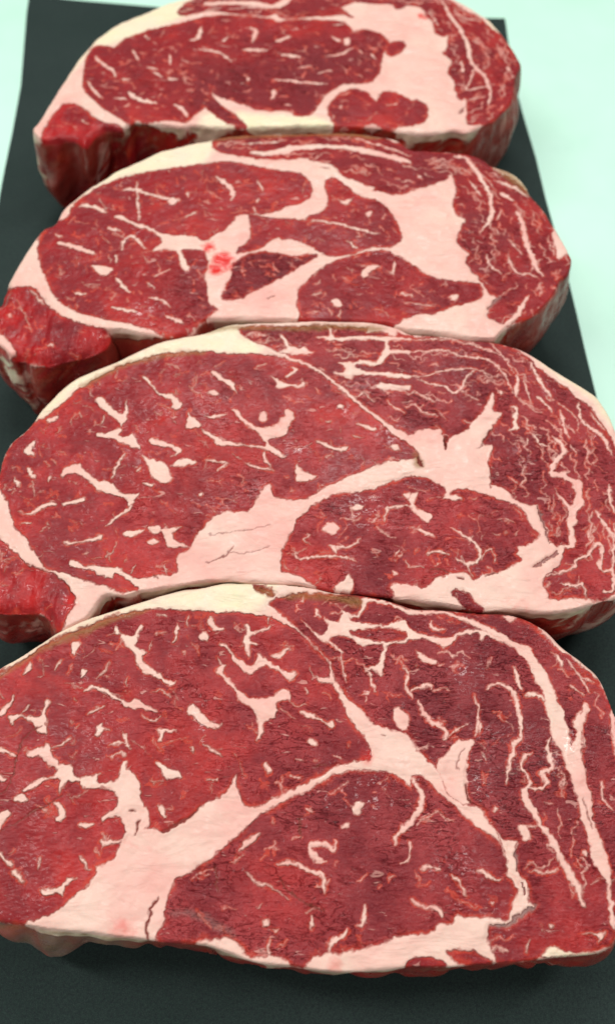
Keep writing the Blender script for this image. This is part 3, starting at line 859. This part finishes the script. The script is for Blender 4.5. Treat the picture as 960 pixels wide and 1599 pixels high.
def build_steak(spec, cell, seed, mat, label, cap_density, bulges=(), group='thick raw rib steaks laid in a column on the dark sheet'):
    prims = []
    for ln in spec.strip().splitlines():
        head, body = ln.split('|')
        h = head.split()
        pts, sc = parse(body)
        prims.append((h, pts, sc))
    outline = catmull(to_plane(prims[0][1], H), True, 5)
    lo = outline.min(0) - 3 * cell; hi = outline.max(0) + 3 * cell
    nx = int((hi[0] - lo[0]) / cell) + 1; ny = int((hi[1] - lo[1]) / cell) + 1
    gx, gy = np.meshgrid(lo[0] + np.arange(nx) * cell, lo[1] + np.arange(ny) * cell, indexing='ij')
    P = np.stack([gx, gy], -1)                                   # (nx, ny, 2)
    wv = np.stack([fbm(P, 240, seed, 2), fbm(P, 240, seed + 50, 2)], -1) * 0.0006 \
        + np.stack([vnoise(P, 700, seed + 3), vnoise(P, 700, seed + 60)], -1) * 0.00045 \
        + np.stack([vnoise(P, 1500, seed + 4), vnoise(P, 1500, seed + 61)], -1) * 0.00022
    W = P + wv
    # signed distance to the outline (m)
    outn = poly_sd(P.reshape(-1, 2), outline).reshape(nx, ny)
    field = np.full((nx, ny), 5.0); lab = np.zeros((nx, ny), int); top = np.zeros((nx, ny), int)
    purple = np.zeros((nx, ny)); cut = np.zeros((nx, ny)); grey = np.zeros((nx, ny))
    cream = np.zeros((nx, ny)); olive = np.zeros((nx, ny)); blood = np.zeros((nx, ny)); wet = np.zeros((nx, ny)); depth = np.zeros((nx, ny))
    lean_names = {}; tops = {}
    fibre = {}
    def window(pts, mar):
        a = pts.min(0) - mar; c = pts.max(0) + mar
        i0, j0 = np.maximum(((a - lo) / cell).astype(int), 0)
        i1 = min(int((c[0] - lo[0]) / cell) + 2, nx); j1 = min(int((c[1] - lo[1]) / cell) + 2, ny)
        return slice(i0, max(i1, i0 + 1)), slice(j0, max(j1, j0 + 1))
    def apply_fat(sd, s, code, idx):
        np.maximum(field[s], np.where(sd > -0.8, sd, -9), out=field[s])
        k = sd > 0
        if code == 'B': lab[s][k] = 0; top[s][k] = 0
        elif code in 'FS': top[s][k] = idx
    for idx, (h, pts, sc) in enumerate(prims[1:], 1):
        c = h[0]
        wp = to_plane(pts, H)
        if c in 'LBFCV':
            q = catmull(wp, True, 4)
            mar = 0.006 if c in 'LCV' else 0.0015
            s = window(q, mar)
            sh = field[s].shape
            sd = poly_sd(W[s].reshape(-1, 2), q).reshape(sh) * 1000
            if c == 'L':
                sd = sd + (0.55 if seed > 30 else 0.0) + 1.3 * np.clip(1 - outn[s] * 1000 / 2.6, 0, 1) * np.clip(0.75 + 0.9 * vnoise(P[s], 90, seed + 5), 0, 1)
                np.minimum(field[s], -sd, out=field[s])
                k = sd > 0
                lab[s][k] = idx; top[s][k] = 0
                lean_names[idx] = h[1]
                pt = purple[s]; bl = soft(sd, 1.0); pt[:] = pt * (1 - bl) + float(h[2]) * bl
            elif c == 'C': np.maximum(cream[s], soft(sd, 2.2), out=cream[s])
            elif c == 'V': np.maximum(olive[s], soft(sd, 1.1), out=olive[s])
            else: apply_fat(sd, s, c, idx)
        else:
            wpx = float(h[1]) / sc
            w = wpx * px_scale(pts.mean(0))
            q = catmull(wp, False, 4)
            s = window(q, w + 0.004)
            sh = field[s].shape
            sd = line_sd(W[s].reshape(-1, 2), q, w).reshape(sh) * 1000
            if c == 'S': apply_fat(sd, s, c, idx)
            elif c in 'DK':
                v = soft(sd, 0.35)
                np.maximum(cut[s], v * (1.0 if c == 'K' else 0.75), out=cut[s])
                np.maximum(depth[s], v * min(w * 1000, 2.2) * 0.8, out=depth[s])
            elif c == 'G':
                v = soft(sd, 0.4 if w < 0.0014 else 0.9) * (1 if wpx < 8 else 0.45); np.maximum(grey[s], v * 0.85, out=grey[s])
                field[s] = np.where(v > .5, np.minimum(field[s], -0.3), field[s])
                np.maximum(depth[s], v * 0.5, out=depth[s])
            elif c == 'H':
                wet = np.maximum(wet, np.exp(-(np.linalg.norm(W - wp[0], axis=-1) * 1000 / float(h[1])) ** 2))
            elif c == 'P':
                rr = float(h[2]) / 1000
                g = 0.95 * np.exp(-(np.linalg.norm(W - wp[0], axis=-1) / rr) ** 2)
                k = lab > 0
                purple[k] = (purple * (1 - g) + float(h[1]) * g)[k]
            elif c == 'R':
                sd = (w * 1000 - np.linalg.norm(W[s] - q[0], axis=-1) * 1000)
                np.maximum(blood[s], soft(sd + 2.2 * fbm(P[s], 420, seed + 41, 3), 2.2) * (1.1 if seed > 30 else 0.5), out=blood[s])
    # small unnamed marbling that belongs to the lean itself
    rnd = random.Random(seed)
    ins = np.argwhere((lab > 0) & (outn > 0.002) & (field < -0.8))
    gyy = np.gradient(outn, cell)
    def put(q, w, peak):
        s = window(q, 0.001)
        sd = line_sd(W[s].reshape(-1, 2), q, w).reshape(field[s].shape) * 1000
        cap_ = np.minimum(sd * 0.75, 0.25) + peak
        np.maximum(field[s], np.where(sd > -0.6, cap_, -9), out=field[s])
    for k in range(int(len(ins) * cell * cell * 1e6 / (26 if seed > 30 else 30 if seed > 20 else 46))):
        i, j = ins[rnd.randrange(len(ins))]
        p0 = P[i, j]; nm = lean_names[lab[i, j]]
        if nm == 'cap_muscle' and rnd.random() < cap_density:
            # long thin veins that run with the curve of the cap
            L = rnd.uniform(0.004, 0.017); q = [p0]; sgn = rnd.choice((-1, 1)); wob = rnd.uniform(0, 6)
            n = max(3, int(L / 0.0012))
            for m_ in range(n):
                ci, cj = np.clip(((q[-1] - lo) / cell).astype(int), 0, [nx - 1, ny - 1])
                if lab[ci, cj] == 0 or outn[ci, cj] < 0.001: break
                g = np.array([gyy[0][ci, cj], gyy[1][ci, cj]]); g /= np.linalg.norm(g) + 1e-9
                tg = np.array([-g[1], g[0]]) * sgn
                a = 0.75 * math.sin(wob + m_ * 1.1) + rnd.gauss(0, 0.3)
                q.append(q[-1] + 0.0012 * np.array([tg[0] * math.cos(a) - tg[1] * math.sin(a), tg[0] * math.sin(a) + tg[1] * math.cos(a)]))
            if len(q) > 2: put(np.array(q), rnd.uniform(0.0003, 0.0008), rnd.uniform(-0.22, 0.02))
            continue
        if rnd.random() < 0.35: continue
        ang = rnd.gauss(-0.6, 0.6) if nm == 'eye_muscle' else rnd.gauss(-0.2, 0.8)
        L = rnd.uniform(0.0010, 0.0048) if rnd.random() < 0.8 else rnd.uniform(0.004, 0.009)
        q = [p0]; a = ang
        for m_ in range(4):
            a += rnd.gauss(0, 0.35)
            q.append(q[-1] + L / 4 * np.array([math.cos(a), math.sin(a)]))
        w = rnd.uniform(0.0003, 0.0008); pk = rnd.uniform(-0.36, -0.06)
        put(np.array(q), w, pk)
        for br in range(rnd.choice((0, 0, 1, 2))):
            c0 = q[rnd.randrange(1, 4)]; a2 = ang + rnd.choice((-1, 1)) * rnd.uniform(0.8, 1.7); l2 = L * rnd.uniform(0.25, 0.5)
            put(np.array([c0, c0 + l2 * 0.5 * np.array([math.cos(a2), math.sin(a2)]), c0 + l2 * np.array([math.cos(a2 + .4), math.sin(a2 + .4)])]), w * 0.8, pk - 0.04)
    # ------- top surface height
    d = np.clip(outn, 0, None)
    chain = np.zeros((nx, ny))
    for k, nm in lean_names.items():
        if nm == 'chain_muscle': chain[lab == k] = 1
    for _ in range(14): chain[1:-1, 1:-1] = (chain[:-2, 1:-1] + chain[2:, 1:-1] + chain[1:-1, :-2] + chain[1:-1, 2:]) / 4
    wet = np.maximum(wet, chain * (0.40 if seed < 30 else 0.15))
    blood = np.maximum(blood, chain * np.clip(0.10 + 0.6 * fbm(P, 90, seed + 71, 3), 0, 0.35))
    r = 0.0014 + 0.0007 * vnoise(P, 75, seed + 9) + 0.0045 * chain * (1 if seed < 50 else 0.3)
    roll = r * (1 - np.sqrt(np.clip(1 - (np.clip(r - d, 0, None) / r) ** 2, 0, 1)))
    fr = np.clip(field, -2, 2)
    Z = H - roll + 0.00010 * np.tanh(fr * 1.6) - 0.00006 * np.exp(-(fr / 0.35) ** 2)
    Z += 0.00055 * fbm(P, 45, seed + 21, 3) + np.where(field > 0.6, np.clip(field - 0.6, 0, 1), 0) * 0.0006 * fbm(P * np.array([1, 1.4]), 130, seed + 25, 3) + np.where(field < 0, 1, 0.35) * 0.00016 * fbm(P, 380, seed + 31, 3)
    Z += np.where(field < 0, 1, 0.3) * 0.00007 * vnoise(P * np.array([0.6, 1.5]), 1300, seed + 33)
    Z += chain * (0.0012 if seed < 50 else 0.0005) * (fbm(P * np.array([1.5, 0.6]), 170, seed + 72, 3) - 0.4)
    Z -= depth * 0.001 * np.clip(d / 0.001, 0.3, 1)
    # ------- keep the cells inside the outline
    ok = outn > -0.6 * cell
    cell_ok = ok[:-1, :-1] & ok[1:, :-1] & ok[1:, 1:] & ok[:-1, 1:]
    cs = (outn[:-1, :-1] + outn[1:, :-1] + outn[1:, 1:] + outn[:-1, 1:]) / 4
    cell_ok &= cs > 0.05 * cell
    idg = np.arange(nx * ny).reshape(nx, ny)
    F = np.stack([idg[:-1, :-1], idg[1:, :-1], idg[1:, 1:], idg[:-1, 1:]], -1)[cell_ok]
    V = np.concatenate([P.reshape(-1, 2), Z.reshape(-1, 1)], 1)
    flat = lambda a: a.reshape(-1)
    A = {'field': flat(field), 'cream': flat(cream), 'olive': flat(olive), 'blood': flat(blood),
         'purple': flat(purple), 'cut': flat(cut), 'grey': flat(grey), 'wet': flat(wet)}
    # ------- boundary loop
    e = np.concatenate([F[:, [0, 1]], F[:, [1, 2]], F[:, [2, 3]], F[:, [3, 0]]])
    key = e[:, 0].astype(np.int64) * (nx * ny) + e[:, 1]
    rev = e[:, 1].astype(np.int64) * (nx * ny) + e[:, 0]
    be = e[~np.isin(rev, key)]
    nxt = {}
    for a_, b_ in be: nxt.setdefault(int(a_), []).append(int(b_))
    loops = []
    while nxt:
        s0 = next(iter(nxt)); lp = [s0]; cur = s0
        while True:
            v = nxt[cur].pop()
            if not nxt[cur]: del nxt[cur]
            if v == s0: break
            lp.append(v); cur = v
            if cur not in nxt: break
        loops.append(lp)
    loop = np.array(max(loops, key=len))
    bp = nearest_on(V[loop, :2], outline)
    for _ in range(4):
        bp = bp * 0.5 + 0.25 * (np.roll(bp, 1, 0) + np.roll(bp, -1, 0))
    V[loop, :2] = bp
    V[loop, 2] = H - 0.0013 + 0.0006 * vnoise(bp, 160, seed) - (0.0032 if seed < 50 else 0.001) * chain.reshape(-1)[loop]
    # ------- side wall
    tang = np.roll(bp, -2, 0) - np.roll(bp, 2, 0)
    tang /= np.linalg.norm(tang, axis=1)[:, None] + 1e-12
    nrm = np.stack([tang[:, 1], -tang[:, 0]], 1)          # outward for a counter-clockwise loop
    nb = len(loop); NR = 44
    arc = np.concatenate([[0], np.cumsum(np.linalg.norm(np.diff(bp, axis=0), axis=1))])
    # smooth the wall normals along the loop
    for _ in range(30): nrm = nrm * 0.5 + 0.25 * (np.roll(nrm, 1, 0) + np.roll(nrm, -1, 0))
    nrm /= np.linalg.norm(nrm, axis=1)[:, None]
    z0 = V[loop, 2]
    rings = []; ringA = {k: [] for k in A}
    bulge = np.zeros(nb); film = np.zeros(nb)
    for (bpx, rad, amt, flm) in bulges:
        c0 = to_plane(np.array([bpx], float), H)[0]
        g = np.exp(-(np.linalg.norm(bp - c0, axis=1) / rad) ** 2)
        bulge += g * amt; film = np.maximum(film, g * flm)
    prof_n = 0.0011
    fat0 = A['field'][loop]
    # widen: take the fat value a little inside the edge
    inner = bp - nrm * 0.0022
    ii = np.clip(((inner - lo) / cell).round().astype(int), 0, [nx - 1, ny - 1])
    fat_in = field[ii[:, 0], ii[:, 1]]
    for jr in range(1, NR + 1):
        t = jr / NR
        leanw = np.clip(0.5 - fat_in, 0, 1)
        cyl = np.stack([bp[:, 0] * 1.0 + 0.35 * t * H, bp[:, 1] - 0.2 * t * H], 1)
        ridges = fbm(bp + np.array([0.012, 0.007]) * t, 150, seed + 77, 2)
        lumps = fbm(cyl * 1.0 + t * 0.02, 55, seed + 88, 3)
        off = (0.0016 * math.sin(math.pi * min(t * 1.3, 1)) + 0.0018 * ridges * math.sin(math.pi * t) ** 0.5
               + 0.0028 * lumps * math.sin(math.pi * t) ** 0.6 - 0.0035 * t ** 3 - 0.004 * max(0, (t - 0.9) / 0.1) ** 2)
        off = off + leanw * 0.0024 * vnoise(bp + np.array([0.01, 0.004]) * t, 105, seed + 14) * math.sin(math.pi * min(1, t * 1.1)) ** 0.5
        off = off + bulge * math.sin(0.5 * math.pi * t) ** 1.2
        xy = bp + nrm * np.reshape(off, (-1, 1))
        rings.append(np.concatenate([xy, (z0 * (1 - t))[:, None]], 1))
        streak = fbm(bp * 1.0 + np.array([0.012, 0.016]) * t, 120, seed + 99, 3)
        streak2 = fbm(bp + t * 0.045, 380, seed + 12, 2)
        deep = np.where(fat_in > 0, 1.0, -1.0) * max(0.0, 1.1 - 8.0 * t)
        fv = deep * 1.2 + streak * 2.6 + streak2 * 0.9 - 0.95 - 0.3 * t
        fv = fv * (1 - film) - film * 1.2
        first = max(0.0, 1 - jr / 4)
        ringA['field'].append(fat0 * first + fv * (1 - first))
        ringA['cream'].append(np.full(nb, 0.75) * np.clip(fat_in, 0, 1) + A['cream'][loop] * 0)
        ringA['olive'].append(np.clip(0.25 + 0.5 * streak2, 0, 0.6) * np.clip(1 - 2 * t, 0, 1) + film * (0.30 + 0.3 * streak2))
        ringA['blood'].append(np.clip(0.8 * lumps, 0, 0.25) * (fat_in < 0))
        ringA['purple'].append(np.clip(A['purple'][loop] + 0.1, 0, 1))
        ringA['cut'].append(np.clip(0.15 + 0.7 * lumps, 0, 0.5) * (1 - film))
        ringA['wet'].append(np.clip(0.5 + 0.8 * lumps, 0, 1) * (1 - film) * (fat_in < 0))
        ringA['grey'].append(np.clip(streak2 * 0.8 - 0.1, 0, 0.5) + film * 0.9)
    base_n = len(V)
    cen = bp.mean(0)
    V = np.concatenate([V] + rings + [np.array([[cen[0], cen[1], 0.0015]])])
    for k in A: A[k] = np.concatenate([A[k]] + ringA[k] + [np.zeros(1)])
    idr = [loop] + [base_n + k * nb + np.arange(nb) for k in range(NR)]
    wf = []
    for k in range(NR):
        a, b_ = idr[k], idr[k + 1]
        wf.append(np.stack([np.roll(a, -1), a, b_, np.roll(b_, -1)], 1))
    WF = np.concatenate(wf)
    last = idr[-1]
    BF = np.stack([np.roll(last, -1), last, np.full(nb, len(V) - 1)], 1)
    # ------- whole-body vertex normals so that neighbouring parts shade as one surface
    N = np.zeros_like(V)
    for FF in (F, WF):
        a = V[FF[:, 2]] - V[FF[:, 0]]; c = V[FF[:, 3]] - V[FF[:, 1]]
        fn = np.cross(a, c)
        for q in range(4): np.add.at(N, FF[:, q], fn)
    N /= np.linalg.norm(N, axis=1)[:, None] + 1e-15
    if N[F[:, 0], 2].mean() < 0: raise RuntimeError('flipped')
    # ------- empties and parts
    base = np.array([cen[0], cen[1], 0.0])
    root = bpy.data.objects.new('raw_steak', None); COL.objects.link(root)
    root.location = (base[0], base[1], 0.0012); root.empty_display_size = 0.02
    root['label'] = label; root['category'] = 'steak'; root['group'] = group
    V = V - base
    V[:, 2] = np.where(V[:, 2] < 0.0, 0.0, V[:, 2])
    def sub(name, FF, parent, lab_=None, k=4):
        used, inv = np.unique(FF, return_inverse=True)
        inv = inv.reshape(FF.shape)
        z = np.zeros(len(used)); one = np.ones(len(used))
        attrs = {'fat': ('FLOAT', A['field'][used]),
                 'stain': ('FLOAT_COLOR', np.stack([A['cream'][used], A['olive'][used], A['blood'][used], one], 1)),
                 'wet': ('FLOAT', A['wet'][used]),
                 'tone': ('FLOAT_COLOR', np.stack([A['purple'][used], A['cut'][used], A['grey'][used], one], 1))}
        me = make_mesh(name, V[used], inv, [mat], attrs, N[used] if k == 4 else None)
        o = link(name, me, parent)
        if lab_: o['label'] = lab_
        return o
    fl = flat(lab)[F[:, 0]]; ft = flat(top)[F[:, 0]]
    sub('fat_seam', F[fl == 0], root, None)
    sub('side_surface', WF, root)
    sub('underside', BF, root, None, 3)
    for k, nm in lean_names.items():
        sel = fl == k
        if sel.sum() < 10: continue
        mo = sub(nm, F[sel & (ft == 0)], root)
        for t_ in np.unique(ft[sel]):
            if t_ == 0: continue
            s2 = sel & (ft == t_)
            if s2.sum() < 14:
                continue
            sub('marbling_streak', F[s2], mo)
        # crumbs too small for a part of their own stay with the muscle
        crumbs = [F[sel & (ft == t_)] for t_ in np.unique(ft[sel]) if t_ and (sel & (ft == t_)).sum() < 14]
        if crumbs:
            o = sub('marbling_fleck', np.concatenate(crumbs), mo); o['kind'] = 'stuff'
    return root

# ------------------------------------------------------------------ setting
def table_material():
    m, nt = new_mat('mint_white_laminate'); b = NB(nt)
    out = b.n('ShaderNodeOutputMaterial'); pr = b.n('ShaderNodeBsdfPrincipled'); b.l(pr.outputs[0], out.inputs[0])
    co = b.n('ShaderNodeTexCoord').outputs['Object']
    c = b.mix(b.lin(b.noise(co, 9, 3), 0.35, 0.65, 0, 1), (0.46, 0.73, 0.59), (0.51, 0.76, 0.65))
    c = b.mix(b.lin(b.noise(co, 26, 4, 0.6), 0.55, 0.8, 0, 0.25), c, (0.38, 0.64, 0.52))
    b.l(c, pr.inputs['Base Color'])
    b.set(pr.inputs['Roughness'], b.lin(b.noise(co, 60, 3), 0.3, 0.7, 0.35, 0.5))
    pr.inputs['Specular IOR Level'].default_value = 0.35
    bp = b.n('ShaderNodeBump'); bp.inputs['Distance'].default_value = 0.0003; bp.inputs['Strength'].default_value = 0.3
    b.l(b.noise(co, 90, 3), bp.inputs['Height']); b.l(bp.outputs[0], pr.inputs['Normal'])
    return m

def sheet_material():
    m, nt = new_mat('dark_green_paper'); b = NB(nt)
    out = b.n('ShaderNodeOutputMaterial'); pr = b.n('ShaderNodeBsdfPrincipled'); b.l(pr.outputs[0], out.inputs[0])
    co = b.n('ShaderNodeTexCoord').outputs['Object']
    c = b.mix(b.lin(b.noise(co, 14, 4, 0.6), 0.35, 0.65, 0, 1), (0.015, 0.029, 0.025), (0.022, 0.037, 0.033))
    c = b.mix(b.lin(b.noise(co, 900, 3, 0.7), 0.40, 0.66, 0, 0.65), c, (0.010, 0.013, 0.016))
    c = b.mix(b.lin(b.noise(co, 2600, 2, 0.7), 0.5, 0.75, 0, 0.45), c, (0.055, 0.078, 0.070))
    b.l(c, pr.inputs['Base Color'])
    pr.inputs['Roughness'].default_value = 0.7
    pr.inputs['Specular IOR Level'].default_value = 0.12
    bp = b.n('ShaderNodeBump'); bp.inputs['Distance'].default_value = 0.0002; bp.inputs['Strength'].default_value = 0.4
    b.l(b.noise(co, 1800, 4, 0.7), bp.inputs['Height']); b.l(bp.outputs[0], pr.inputs['Normal'])
    return m

def slab(name, pts, z0, z1, mat, bev):
    import bmesh
    bm = bmesh.new()
    vs = [bm.verts.new((p[0], p[1], z0)) for p in pts]
    f = bm.faces.new(vs)
    if f.normal.z > 0: f.normal_flip()
    r = bmesh.ops.extrude_face_region(bm, geom=[f])
    for v in r['geom']:
        if isinstance(v, bmesh.types.BMVert): v.co.z = z1
    bmesh.ops.recalc_face_normals(bm, faces=bm.faces)
    if bev:
        es = [e for e in bm.edges if abs(e.verts[0].co.z - z1) < 1e-7 and abs(e.verts[1].co.z - z1) < 1e-7]
        bmesh.ops.bevel(bm, geom=es, offset=bev, segments=3, affect='EDGES', profile=0.5)
    bmesh.ops.triangulate(bm, faces=[f for f in bm.faces if len(f.verts) > 4])
    me = bpy.data.meshes.new(name); bm.to_mesh(me); bm.free(); me.materials.append(mat)
    return link(name, me)

t = slab('table_top', [(-1.1, -0.7), (1.1, -0.7), (1.1, 1.3), (-1.1, 1.3)], -0.03, 0.0, table_material(), 0.004)
t['kind'] = 'structure'

# dark sheet under the steaks
edge_px = [(46, -8), (120, 0), (250, 11), (400, 19), (600, 25), (788, 28.5), (793, 64), (803, 130), (818, 185),
           (836, 245), (852, 312), (867, 365), (883, 420), (900, 490), (915, 555), (931, 620), (965, 760), (1010, 950)]
left_px = [(42, 20), (33, 133), (20, 205), (8, 262), (0, 305), (-18, 420), (-45, 600), (-90, 900)]
pts = np.concatenate([to_plane(edge_px, 0.0012), ])
lpts = to_plane(left_px, 0.0012)
poly = list(map(tuple, pts)) + [(0.155, -0.13), (-0.165, -0.13)] + list(map(tuple, lpts[::-1]))
s = slab('paper_sheet', poly, 0.0002, 0.0012, sheet_material(), 0.0002)
s['label'] = 'dark grey-green matte paper sheet lying under the four raw steaks'; s['category'] = 'sheet'

# ------------------------------------------------------------------ steaks
red1 = flesh_material('ribeye_flesh_warm', (0.315, 0.008, 0.011), (0.130, 0.004, 0.009), 0.5)
red2 = flesh_material('ribeye_flesh', (0.390, 0.020, 0.021), (0.265, 0.036, 0.041), 0.45)
build_steak(STEAK4, 0.00034, 11, red2, 'nearest raw steak at the bottom edge, with a branching white fat seam across its middle', 0.25,
            bulges=[((20, 1440), 0.014, 0.0068, 1.0), ((75, 1452), 0.010, 0.0045, 1.0), ((150, 1458), 0.014, 0.0, 1.0)])
build_steak(STEAK3, 0.00036, 23, red2, 'raw steak second from the front, with a broad pale fat wedge at its lower left', 0.75,
            bulges=[((60, 950), 0.016, -0.002, 0.0)])
build_steak(STEAK2, 0.00045, 37, red1, 'raw steak third from the front, with a bright red blood spot in its central fat', 0.8,
            bulges=[((20, 560), 0.012, 0.002, 0.0)])
build_steak(STEAK1, 0.00050, 53, red1, 'farthest raw steak, with a large white fat patch beside its oval muscle', 0.8,
            bulges=[((80, 210), 0.012, 0.002, 0.0)])
